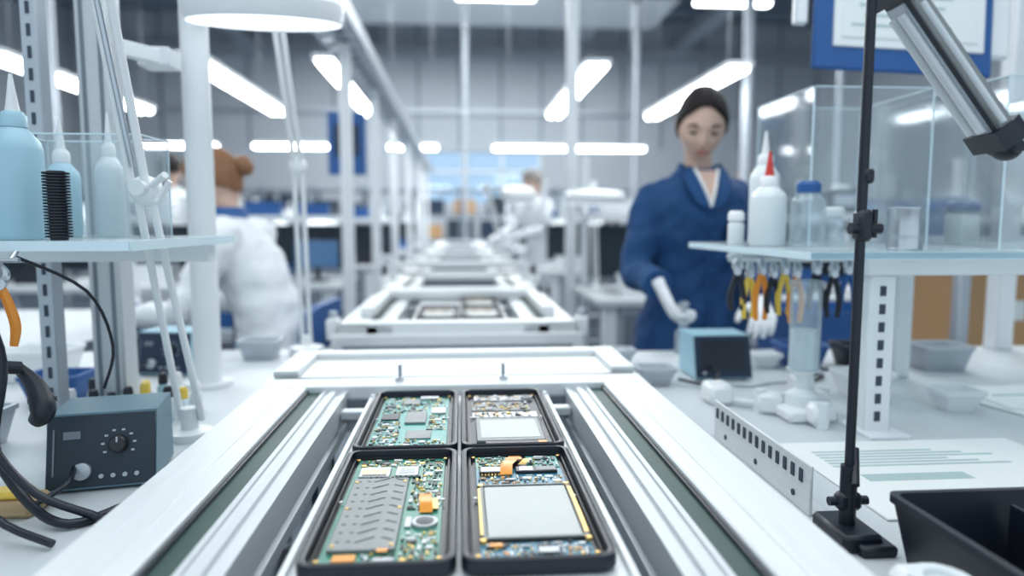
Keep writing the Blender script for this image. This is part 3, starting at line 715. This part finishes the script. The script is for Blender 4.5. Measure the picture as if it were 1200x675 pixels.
def make_head(root, loc, rot, sk, hr, bun=True):
    M = Matrix.Translation(loc) @ Euler([rad(a) for a in rot]).to_matrix().to_4x4()
    b = B(); b.T = M; ns, nr = 80, 60
    b.skin([[head_surf((math.sin(th)*math.cos(a), math.sin(th)*math.sin(a), -math.cos(th))) for a in [2*math.pi*k/ns for k in range(ns)]] for th in [math.pi*(.01+.98*i/nr) for i in range(nr+1)]], sk)
    for s in (-1, 1):
        b.ell((s*.030, -.0705, .006), (.0125, .010, .0075), eyew); b.ell((s*.030, -.0795, .003), (.0055, .0025, .005), chip)
        b.ell((s*.030, -.0725, .0105), (.0145, .0110, .0075), sk, (-12, 0, 0)); b.tube([(s*.017, -.080, .003), (s*.030, -.0845, .0010), (s*.045, -.077, .005)], [.0012, .0024, .0012], hr, 6)
        b.tube([(s*.014, -.0885, .023), (s*.032, -.0880, .0295), (s*.050, -.0745, .022)], [.0026, .0032, .0012], hr, 6)
        b.ell((s*.0715, .008, -.004), (.007, .014, .026), sk, (0, s*8, s*20))
        b.ell((s*.0065, -.0995, -.0285), (.004, .006, .004), sk)
    b.tube([(-.019, -.0865, -.0515), (-.008, -.0955, -.0485), (0, -.0965, -.0495), (.008, -.0955, -.0485), (.019, -.0865, -.0515)], [.001, .0026, .0024, .0026, .001], lip, 8)
    b.tube([(-.017, -.0865, -.0535), (0, -.0950, -.0570), (.017, -.0865, -.0535)], [.001, .0036, .001], lip, 8)
    b.build('head', root, sharp=80)
    b = B(); b.T = M; vs = []; ns, nr = 72, 60; fs = []
    for i in range(nr+1):
        th = math.pi*(.01+.98*i/nr)
        for k in range(ns):
            a = 2*math.pi*k/ns; d = (math.sin(th)*math.cos(a), math.sin(th)*math.sin(a), -math.cos(th))
            p = head_surf(d, 1); n = Vector(d).normalized()
            part = .003*math.exp(-(d[0]/.10)**2) if d[1] < .2 and bun else 0
            vs.append(p+n*(.009-part if d[2] > .2 else .008))
    def keep(d):
        x, y, z = abs(d[0]), d[1], d[2]
        ang = math.degrees(math.atan2(x, -y))  # 0 front, 90 side, 180 back
        if ang < 75: hl = .70-.66*(ang/75)**2.2
        elif ang < 95: hl = .04-(ang-75)/20*.32
        else: hl = -.28-min(1, (ang-95)/40)*.32
        return z > hl
    for i in range(nr):
        for k in range(ns):
            th = math.pi*(.01+.98*(i+.5)/nr); a = 2*math.pi*(k+.5)/ns
            if keep((math.sin(th)*math.cos(a), math.sin(th)*math.sin(a), -math.cos(th))):
                fs.append((i*ns+k, i*ns+(k+1) % ns, (i+1)*ns+(k+1) % ns, (i+1)*ns+k))
    fs.append(tuple(nr*ns+k for k in range(ns)))
    b.add(vs, fs, hr)
    if bun: b.ell((0, .108, -.005), (.040, .032, .038), hr)
    h = b.build('hair', root, sharp=80)
    so = h.modifiers.new('thick', 'SOLIDIFY'); so.thickness = .008; so.offset = -1
def hand(root, name, w, F, N, thumb, curl, m, sc=1., spread=.08):
    w = Vector(w); F = Vector(F).normalized(); N = Vector(N); N = (N-F*N.dot(F)).normalized(); S = F.cross(N)*thumb
    b = B()
    def pt(f, s, n): return w+(F*f+S*s+N*n)*sc
    lo = []
    for f, hw, ht, so in ((-.03, .024, .020, 0), (.0, .026, .018, 0), (.03, .036, .017, .002), (.065, .042, .015, 0), (.088, .041, .012, 0), (.096, .036, .008, 0)):
        lo.append([pt(f, so+hw*math.cos(a), ht*math.sin(a)) for a in [2*math.pi*k/16 for k in range(16)]])
    b.skin(lo, m)
    for s, L, r, ex in ((.031, .072, .0092, 0), (.0105, .080, .0095, .05), (-.0105, .074, .0092, .1), (-.030, .058, .0082, .16)):
        p = pt(.080, s, 0); ang = curl*.5; pts = [p]; 
        for q_, fr in ((0, .45), (1, .32), (2, .26)):
            d = F*math.cos(ang)+N*math.sin(ang)+S*(s*spread*10*(.3 if q_ else .5)); d.normalize(); p = p+d*L*fr*sc*1.05; pts.append(p); ang += curl*(.9+ex)
        b.tube(pts, [r*sc, r*.98*sc, r*.92*sc, r*.72*sc], m, 12, 4)
    p = pt(.020, .026, .004); d = (F*.65+S*.75+N*.25).normalized(); q1 = p+d*.036*sc; d2 = (F*.85+S*.35+N*(.3+curl*.3)).normalized(); q2 = q1+d2*.032*sc; d3 = (F*.85+S*.05+N*(.35+curl*.4)).normalized(); q3 = q2+d3*.024*sc
    b.tube([p, q1, q2, q3], [.013*sc, .0115*sc, .0105*sc, .0078*sc], m, 12, 4)
    o = b.build(name, root, sharp=80); remesh(o, .0032, 2); return o
def person(name, loc, rz, coatm, trim, hr, head_loc, head_rot, armL, armR, handL, handR, hm=glove, rings=None, vox=.009, bun=True, hem=.62, lean=0., detail=True, seated=False):
    """armL is on +X side. arms: [shoulder, elbow, wrist]."""
    root = empty(name, loc, rz)
    rings = rings or [(hem, .215, .165), (.80, .200, .155), (.92, .180, .138), (1.06, .143, .112), (1.16, .143, .112), (1.25, .155, .118), (1.32, .158, .106), (1.36, .140, .088), (1.39, .105, .070), (1.42, .064, .056)]
    rings = [r_ for r_ in rings if r_[0] >= hem]
    cy = lambda z: -lean*max(0, z-.95)
    def ringat(z):
        for a, c in zip(rings, rings[1:]):
            if a[0] <= z <= c[0]:
                t = (z-a[0])/(c[0]-a[0]); return a[1]+(c[1]-a[1])*t, a[2]+(c[2]-a[2])*t
        return rings[-1][1:]
    def front(x, z, o=.004):
        rx, ry = ringat(z); q_ = max(.02, 1-(x/rx)**2) if abs(x) < rx else .02
        return (x, cy(z)-ry*math.sqrt(q_)-o, z)
    b = B()
    b.skin([[(rx*math.copysign(abs(math.cos(a))**.9, math.cos(a)), cy(z)+ry*math.sin(a), z) for a in [2*math.pi*k/36 for k in range(36)]] for z, rx, ry in rings], coatm)
    for arm in (armL, armR):
        s, e, w = [Vector(p) for p in arm]; sg = 1 if s.x > 0 else -1
        c0 = Vector((sg*.06, cy(1.35), 1.345))
        mid = (s+e)/2+Vector((sg*.004, 0, 0)); mf = (e+w)/2
        b.tube([c0, s, mid, e, mf, w], [.048, .053, .051, .049, .044, .040], coatm, 18, 6)
    o = b.build('coat', root, sharp=80); remesh(o, vox, 3, .026)
    b = B()
    # neck
    hl = Vector(head_loc); nb = Vector((0, cy(1.4)+.005, 1.36))
    b.tube([nb, (nb+hl)/2+Vector((0, .012, -.015)), hl+Vector((0, .022, -.03))], [.050, .041, .044], skin, 20, 4)
    b.build('neck', root, sharp=80)
    make_head(root, head_loc, head_rot, skin, hr, bun)
    b = B()
    # collar, V-neck, placket, buttons, pockets
    V = [front(-.036, 1.410, .018), front(.036, 1.410, .018), front(.016, 1.36, .015), front(0, 1.305, .013), front(-.016, 1.36, .015)]
    b.add(V, [(0, 1, 2, 3, 4)], skin if detail else whitepl)
    for s in (-1, 1): b.tube([front(s*.036, 1.415, .016), front(s*.017, 1.355, .016), front(0, 1.300, .015)], .005, whitepl, 8)
    for s in (-1, 1):
        lo = []
        for i in range(9):
            t = i/8; xi = .046*(1-t)+.002; z = 1.428-.145*t; w = (.020+.06*t*(1.15-t)) if t < .95 else .010
            zo = z-.010+.02*t
            a = Vector(front(s*xi, z, .018)); c = Vector(front(s*(xi+w), min(zo, 1.40), .018))
            n = Vector((0, -.005, .001)); lo.append([a, c, c+n, a+n])
        b.skin(lo, trim)
    lo = []
    for k in range(19):
        a = rad(-20+220*k/18); c_, s_ = math.cos(a), math.sin(a)
        y0 = cy(1.42); lo.append([Vector((.062*c_, y0+.060*s_, 1.395)), Vector((.080*c_, y0+.076*s_, 1.383)), Vector((.066*c_, y0+.064*s_, 1.436)), Vector((.056*c_, y0+.056*s_, 1.434))])
    b.skin(lo, trim)
    zz = [z for z in (1.29, 1.2, 1.1, 1.0, .9, .8, .7) if z > hem]+[hem+.01]
    b.tube([front(0, z, .010) for z in zz], .0035, trim, 6, 3)
    for z in (1.22, 1.11, 1.0, .89, .78): 
        if z > hem: p = Vector(front(.012, z, .014)); b.cyl(p, p+Vector((0, -.004, 0)), .007, trim, seg=12)
    for s, zt, zb, x0, x1 in ((1, 1.27, 1.18, .055, .115), (1, .98, .85, .07, .15), (-1, .98, .85, .07, .15)):
        if zb-.02 < hem: continue
        P4 = [Vector(front(s*x, z, .014)) for x, z in ((x0, zt), (x1, zt), (x1, zb), ((x0+x1)/2, zb-.012), (x0, zb))]
        n = Vector((0, -.004, 0)); b.skin([P4, [p+n for p in P4]], trim)
    for arm in (armL, armR):
        e, w = Vector(arm[1]), Vector(arm[2]); d = (w-e).normalized(); b.tube([w-d*.02, w+d*.004], [.0435, .0425], trim, 18, 1)
    b.build('coat_details', root)
    hand(root, 'hand_1', *handL, hm, .92); hand(root, 'hand_2', *handR, hm, .92)
    b = B()
    if seated:
        for s in (-1, 1):
            b.tube([(s*.07, .02, .88), (s*.10, -.10, .86), (s*.12, -.38, .87), (s*.12, -.41, .80), (s*.12, -.36, .60), (s*.12, -.30, .42)], [.10, .095, .068, .064, .058, .048], trouser, 16, 4)
        b.ell((0, 0, .87), (.17, .14, .09), trouser)
    else:
        b.tube([(0, 0, .95), (0, 0, .80)], [.13, .14], trouser, 20, 1)
        for s in (-1, 1): b.tube([(s*.07, 0, .88), (s*.09, 0, .70), (s*.095, -.01, .47), (s*.10, .0, .28), (s*.10, .01, .07)], [.09, .085, .064, .060, .056], trouser, 16, 4)
    o = b.build('trousers', root, sharp=80); remesh(o, .012, 2)
    b = B(); fy, fz = (-.27, .345) if seated else (0, 0)
    for s in (-1, 1):
        b.skin([[(s*(.12 if seated else .105)+hw*math.cos(a), yy+fy, fz+max(0, .0+hh*(.5+.5*math.sin(a)))) for a in [2*math.pi*k/14 for k in range(14)]] for yy, hw, hh in ((.07, .02, .05), (.05, .036, .09), (.0, .042, .10), (-.07, .046, .065), (-.13, .042, .05), (-.165, .02, .03))], blackp)
    b.build('shoes', root)
    return root
person('woman_in_blue_coat', (.745, 2.14, 0), 0, coatb, coatbl, hairk,
       (-.010, -.068, 1.548), (26, 3, -12),
       [(.142, 0, 1.328), (.195, -.03, 1.10), (.13, -.22, 1.03)],
       [(-.142, 0, 1.328), (-.210, -.08, 1.110), (-.195, -.270, 1.080)],
       ((.115, -.255, 1.02), (-.3, -.8, -.3), (-.3, 0, -1), -1, .55),
       ((-.190, -.288, 1.070), (.34, -.40, -.85), (.90, -.05, .35), -1, .95), lean=.06)
# clear dispenser she holds
b = B()
b.lathe((0, 0, 0), [(.022, 0), (.023, .004), (.023, .055), (.012, .07), (.010, .085)], glassb); b.lathe((0, 0, .005), [(.019, 0), (.019, .04)], steel, 16); b.cyl((0, 0, .085), (0, 0, .13), .008, steel); b.lathe((0, 0, .13), [(.014, 0), (.014, .008), (.006, .012)], steel)
b.build('dispenser_bottle', loc=(.600, 1.79, .9003))
# seated worker leaning over a bench on the left, facing left
HS = ((.15, -.46, 1.07), (-.2, -.9, -.25), (0, 0, -1), -1, .5); HS2 = ((-.15, -.46, 1.07), (.2, -.9, -.25), (0, 0, -1), 1, .5)
person('seated_worker_in_white_coat', (-.62, 2.42, -.13), -97, coatw, bluep, hairb, (.0, -.225, 1.530), (30, 0, 12),
       [(.155, -.13, 1.335), (.23, -.24, 1.10), (.16, -.44, 1.075)], [(-.155, -.13, 1.335), (-.23, -.24, 1.10), (-.16, -.44, 1.075)],
       HS, HS2, hm=gloveb, vox=.014, lean=.40, detail=False, hem=.80, seated=True)
for loc, rz, hr in (((.80, 6.6, 0), -60, hairg), ((-2.2, 5.25, 0), 170, hairk), ((2.75, 6.45, 0), 160, hairb)):
    pr_ = person('worker_in_white_coat', loc, rz, coatw, whitepl, hr, (.0, -.12, 1.56), (35, 0, 0),
       [(.165, -.08, 1.345), (.23, -.16, 1.13), (.16, -.36, 1.08)], [(-.165, -.08, 1.345), (-.23, -.16, 1.13), (-.16, -.36, 1.08)],
       ((.15, -.38, 1.075), (-.2, -.9, -.2), (0, 0, -1), -1, .5), ((-.15, -.38, 1.075), (.2, -.9, -.2), (0, 0, -1), 1, .5), vox=.018, lean=.28, bun=False, detail=False)
    pr_.scale = (1.06,)*3

# ------------------------------------------------------------------ background workstations
def station_bench(drawers=True):
    b = B(); W, D = 1.15, .38
    b.bx(-W, W, -D, D, .868, .90, benchm, .004)
    for x in (-W+.06, W-.06):
        b.bx(x-.03, x+.03, -D+.03, -D+.09, 0, .868, white); b.bx(x-.02, x+.02, D-.07, D-.03, 0, 1.62, white); b.bx(x-.02, x+.02, -D+.06, D-.06, .1, .16, white)
    b.bx(-W+.05, W-.05, D-.34, D-.02, 1.28, 1.30, white)
    b.bx(-W+.05, W-.05, D-.05, D-.03, .95, 1.24, darkdev)
    if drawers:
        for g in (-1, 1):
            x = g*(W-.33); b.bx(x-.22, x+.22, -D+.03, -D+.5, .25, .866, galv, .004)
            for i in range(3): b.bx(x-.205, x+.205, -D+.02, -D+.03, .28+i*.19, .45+i*.19, alud); b.bx(x-.06, x+.06, -D+.005, -D+.02, .38+i*.19, .395+i*.19, white)
    return b
spots = [(1.78, 3.45), (1.78, 5.3), (1.9, 7.3), (1.9, 9.4), (-1.85, 4.3), (-1.85, 6.1), (-1.85, 7.9), (-1.85, 9.8), (4.3, 4.6), (4.5, 6.8), (4.5, 9.2), (-4.4, 5.0), (-4.4, 7.2), (-4.4, 9.4), (1.9, 11.6), (-1.85, 11.8)]
sb = station_bench().build('workstation', loc=(*spots[0], 0))
for s in spots[1:]: dup(sb, (*s, 0))
b = B(); b.box((0, 0, .015), (.16, .22, .03), whitepl, .01); b.cyl((0, .07, .03), (0, .07, .34), .014, steel); b.box((0, .03, .27), (.07, .12, .08), whitepl, .02)
b.cyl((0, -.01, .23), (0, -.01, .14), .03, blackp, .022)
for s in (-1, 1): b.cyl((s*.025, -.02, .30), (s*.03, -.09, .36), .016, blackp)
mic = b.build('microscope', loc=(1.95, 3.36, .9003))
b = B(); b.box((0, 0, .01), (.2, .16, .02), blackp, .004); b.box((0, .02, .10), (.04, .03, .18), blackp, .004); b.box((0, 0, .27), (.46, .03, .29), blackp, .008); b.box((0, -.0155, .27), (.43, .002, .26), screenm); mon = b.build('monitor', loc=(2.35, 3.36, .9003))
b, lc = open_bin('x', -.15, .15, -.1, .1, 0, .12, bluep); b.box((0, 0, .07), (.24, .15, .06), silver, .01); bb = b.build('storage_bin', loc=(1.62, 3.36, .9003))
b, lc = open_bin('x', -.12, .12, -.09, .09, 0, .10, whitepl); b.box((0, 0, .06), (.19, .13, .06), lightblue, .01); bw = b.build('storage_bin', loc=(.90, 3.30, .9003))
b, lc = open_bin('x', -.12, .12, -.09, .09, 0, .10, blackp); b.box((0, 0, .06), (.19, .13, .06), galv, .01); bk = b.build('storage_bin', loc=(1.38, 3.34, .9003))
b = B(); b.box((0, 0, .09), (.22, .2, .17), darkdev, .01); b.box((0, -.102, .1), (.16, .004, .08), galv); b.box((.02, 0, .19), (.1, .1, .03), whitepl, .01); dv = b.build('test_instrument', loc=(1.14, 3.36, .9003))
b = B(); mag_lamp(b, (0, -.32, .36), (0, .02, .42), (0, .08, .02), .13, (14, 0, 0)); ml = b.build('magnifier_lamp', loc=(-1.3, 2.75, .9003))
b = B(); b.lathe((0, 0, 0), [(.04, 0), (.042, .01), (.042, .14), (.02, .18), (.016, .2)], bottlew); b.lathe((0, 0, .2), [(.018, 0), (.012, .05)], lightblue); bt = b.build('squeeze_bottle', loc=(1.35, 3.62, 1.3002))
def chair_base(b, high):
    b.skin([rrect(.38, .36, .08, high-.03), rrect(.42, .40, .09, high), rrect(.41, .39, .09, high+.03), rrect(.35, .33, .08, high+.045)], bluep)
    b.cyl((0, 0, .1), (0, 0, high-.02), .028, steel)
    n = 20
    for k in range(n):
        a, c = 2*math.pi*k/n, 2*math.pi*(k+1)/n; b.cyl((.2*math.cos(a), .2*math.sin(a), .19), (.2*math.cos(c), .2*math.sin(c), .19), .010, steel, seg=6)
    b.cyl((-.2, 0, .19), (.2, 0, .19), .008, steel, seg=6)
    for k in range(5):
        a = rad(72*k+10); b.tube([(0, 0, .12), (.15*math.cos(a), .15*math.sin(a), .10), (.27*math.cos(a), .27*math.sin(a), .06)], [.022, .018, .014], blackp); b.ell((.27*math.cos(a), .27*math.sin(a), .031), (.028, .02, .031), blackp)
b = B(); chair_base(b, .59)
b.skin([[(x, .165-.05*(abs(x)/.18)**2+t, z) for x, z in ((-.16, .82), (.16, .82), (.18, .86), (.17, .95), (.12, .98), (-.12, .98), (-.17, .95), (-.18, .86))] for t in (0, .03)], bluep)
b.tube([(0, .05, .56), (0, .19, .58), (0, .20, .88)], .014, blackp)
b.build('work_stool', loc=(-.62, 2.42, 0), rot=(0, 0, -97))
b = B(); high = .55; chair_base(b, high)
b.skin([[(x, .20+.02*abs(x)/.2-.0+t, z) for x, z in ((-.19, high+.22), (.19, high+.22), (.21, high+.30), (.20, high+.46), (.14, high+.50), (-.14, high+.50), (-.20, high+.46), (-.21, high+.30))] for t in (0, .045)], bluep)
b.tube([(0, .05, high-.04), (0, .26, high-.02), (0, .27, high+.3)], .016, blackp)
ch = b.build('office_chair', loc=(1.7, 4.45, 0), rot=(0, 0, 180))
for (x, y, r) in ((2.6, 4.5, 160), (-1.5, 5.25, 180), (-1.5, 7.0, 170), (1.6, 6.35, 190), (-2.7, 3.5, 160), (-3.4, 4.2, 180), (3.6, 5.7, 180), (-1.0, 3.45, 175)): dup(ch, (x, y, 0), r)
rr = random.Random(21)
items = [mic, mon, bb, bw, dv, ml, bk, bk, mon, dv, ml, mic]
for si, (sx, sy) in enumerate(spots):
    base = [-.93, -.63, -.31, .02, .35, .68, .98] if si else []
    for dx in base:
        it = rr.choice(items); big = .62 if it is mon else rr.uniform(.85, 1.05)
        dup(it, (sx+dx, sy-.08, .9003), rr.uniform(-12, 12), big)
    for k in range(7):
        if not si and k == 2: continue
        it = rr.choice([bb, bw, bt, bk, dv]); dup(it, (sx-.95+k*.31, sy+.2, 1.3003), rr.uniform(-8, 8), rr.uniform(.65, .8))
# far storage racks along the back
b = B(); r3 = random.Random(4)
for x in range(-8, 9):
    b.bx(x-.03, x+.03, 14.2, 14.26, 0, 2.0, beamm); b.bx(x-.03, x+.03, 14.8, 14.86, 0, 2.0, beamm)
for z in (.4, .9, 1.4, 1.9): b.bx(-8, 8, 14.2, 14.86, z, z+.04, beamm)
for z in (.44, .94, 1.44):
    x = -7.9
    while x < 7.7:
        w_ = r3.uniform(.25, .6); b.bx(x, x+w_, 14.25, 14.7, z, z+r3.uniform(.2, .42), r3.choice([bluep, darkdev, whitepl, card, galv, navy, darkdev]), .01); x += w_+r3.uniform(.05, .3)
b.build('storage_rack')
# shelving with cardboard boxes at right
b = B()
for x in (0, 1.5):
    for y in (0, .5): b.bx(x-.02, x+.02, y-.02, y+.02, 0, 1.2, galv, .003)
for z in (.35, .74, 1.16): b.bx(-.03, 1.53, -.03, .53, z, z+.035, galv, .003)
b.build('storage_rack', loc=(1.72, 2.22, 0))
for (x, y, z, w, d, h) in ((1.95, 2.46, .7753, .34, .36, .30), (2.33, 2.46, .7753, .34, .34, .32), (2.75, 2.46, .7753, .38, .36, .26), (2.05, 2.46, .3853, .4, .4, .3), (2.6, 2.46, .3853, .4, .4, .3)):
    b = B(); b.box((0, 0, h/2), (w, d, h), card, .004); b.box((0, 0, h), (.05, d*1.002, .003), tan); b.box((0, -d/2-.001, h*.55), (.12, .002, .07), paper); b.build('cardboard_box', loc=(x, y, z))
b, lc = open_bin('x', -.18, .18, -.15, .15, 0, .34, bluep); b.bx(-.165, .165, -.135, .135, .2, .28, lightblue); b.build('waste_bin', loc=(1.27, 2.3, .6203))
b = B(); b.bx(-.25, .25, -.2, .2, .59, .62, galv, .004)
for x in (-.22, .22):
    for y in (-.17, .17): b.bx(x-.015, x+.015, y-.015, y+.015, 0, .59, galv)
b.build('side_stand', loc=(1.27, 2.3, 0))

# overhead cable tray + posts
b = B(); X = -.62
for dx in (-.10, .10): b.bx(X+dx-.012, X+dx+.012, 2.85, 13, 2.20, 2.28, galv)
y = 2.9
while y < 13: b.bx(X-.10, X+.10, y-.012, y+.012, 2.21, 2.235, galv); y += .2
b.bx(X-.03, X+.03, 2.85, 13, 2.235, 2.26, beamm)
for y in (3.85, 5.12, 6.55, 8.4, 10.8, 12.9): b.bx(X-.03, X+.03, y-.03, y+.03, 0, 2.22, white, .004)
b.build('overhead_cable_tray')
b = B(); b.bx(.60, .66, 3.86, 3.92, 0, 6.18, white, .004); b.build('support_post')
for x, y in ((2.56, 6.05), (-3.2, 5.75), (4.5, 7.95), (.1, 12.6), (3.2, 12.5)):
    b = B(); b.cyl((0, 0, 0), (0, 0, 5.72), .045, galv, seg=12); b.build('support_column', loc=(x, y, 0))
b = B(); b.box((0, 0, 0), (.24, .02, .40), bluep, .005); b.box((0, -.012, .02), (.16, .002, .2), navy); b.cyl((0, 0, .2), (0, 0, .44), .006, steel); b.build('hanging_sign', loc=(-.72, 4.5, 1.76))

# luminaires (suspended fluorescent fixtures)
def luminaire(cx, cy, cz, L, alongY=True, hang=6.15):
    b = B(); w = .075
    def bb_(x0, x1, y0, y1, z0, z1, m, bv=0):
        if alongY: b.bx(x0, x1, y0, y1, z0, z1, m, bv)
        else: b.bx(y0, y1, x0, x1, z0, z1, m, bv)
    bb_(-w-.03, w+.03, -L/2, L/2, .015, .05, white, .004)
    for s in (-1, 1):
        p0 = (s*.045, -L/2+.02, 0) if alongY else (-L/2+.02, s*.045, 0); p1 = (s*.045, L/2-.02, 0) if alongY else (L/2-.02, s*.045, 0)
        b.cyl(p0, p1, .032, tube_on, seg=10)
        for t in (-1, 1):
            q = (0, t*L/2*.8, .05) if alongY else (t*L/2*.8, 0, .05) 
            b.cyl(q, (q[0], q[1], hang-cz), .003, steel, seg=6)
    b.build('fluorescent_fixture', loc=(cx, cy, cz))
for x in (-1.0, 1.07, 2.2, -2.0, -3.4): luminaire(x, 6.6, 2.47, 2.5)
for x, L in ((-2.6, 1.3), (-.75, .8), (1.78, 2.5), (-4.4, 1.2)): luminaire(x, 11.2, 2.47, L, False)
for x in (.6, 4.6, -4): luminaire(x, 11.6, 4.95, 1.3, False)

def area(name, loc, sx, sy, e, rot=(0, 0, 0), c=(.93, .97, 1)):
    l = bpy.data.lights.new(name, 'AREA'); l.shape = 'RECTANGLE'; l.size = sx; l.size_y = sy; l.energy = e; l.color = c
    o = bpy.data.objects.new(name, l); o.location = loc; o.rotation_euler = [rad(a) for a in rot]; COL.objects.link(o)
def fill_panel(loc, sx, sy, e):  # added fill light for even brightness, with a made-up housing around it
    b = B(); b.bx(-sx/2-.03, sx/2+.03, -sy/2-.03, sy/2+.03, .01, .06, white)
    for t in (-1, 1): b.cyl((0, t*sy*.4, .06), (0, t*sy*.4, 5.7-loc[2]), .006, steel, seg=6)
    b.build('added_fill_panel', loc=loc); area('added_fill_light', (loc[0], loc[1], loc[2]-.005), sx, sy, e, c=(.94, .985, 1))
fill_panel((0, .9, 2.95), 2.6, 2.2, 40)
fill_panel((-2.2, 3.4, 3.3), 1.4, 3, 76); fill_panel((2.2, 3.4, 3.3), 1.4, 3, 76)
fill_panel((0, 9.5, 4.9), 6, 2.6, 560); fill_panel((0, 13.6, 5.3), 8, 1.8, 380)

# world
w = bpy.data.worlds.new('sky'); scene.world = w; w.use_nodes = True
bg = w.node_tree.nodes['Background']; bg.inputs[0].default_value = (.72, .88, 1., 1); bg.inputs[1].default_value = 1.0

# camera
cd = bpy.data.cameras.new('camera'); cam = bpy.data.objects.new('camera', cd); COL.objects.link(cam); scene.camera = cam
cam.location = (0, 0, 1.25); cam.rotation_euler = (rad(90-5.39), 0, rad(-4.29))
cd.lens = 24; cd.sensor_width = 36; cd.clip_start = .02
cd.dof.use_dof = True; cd.dof.focus_distance = .85; cd.dof.aperture_fstop = 1.9
vs_ = scene.view_settings
vs_.view_transform = 'Standard'; vs_.look = 'None'; vs_.exposure = 0
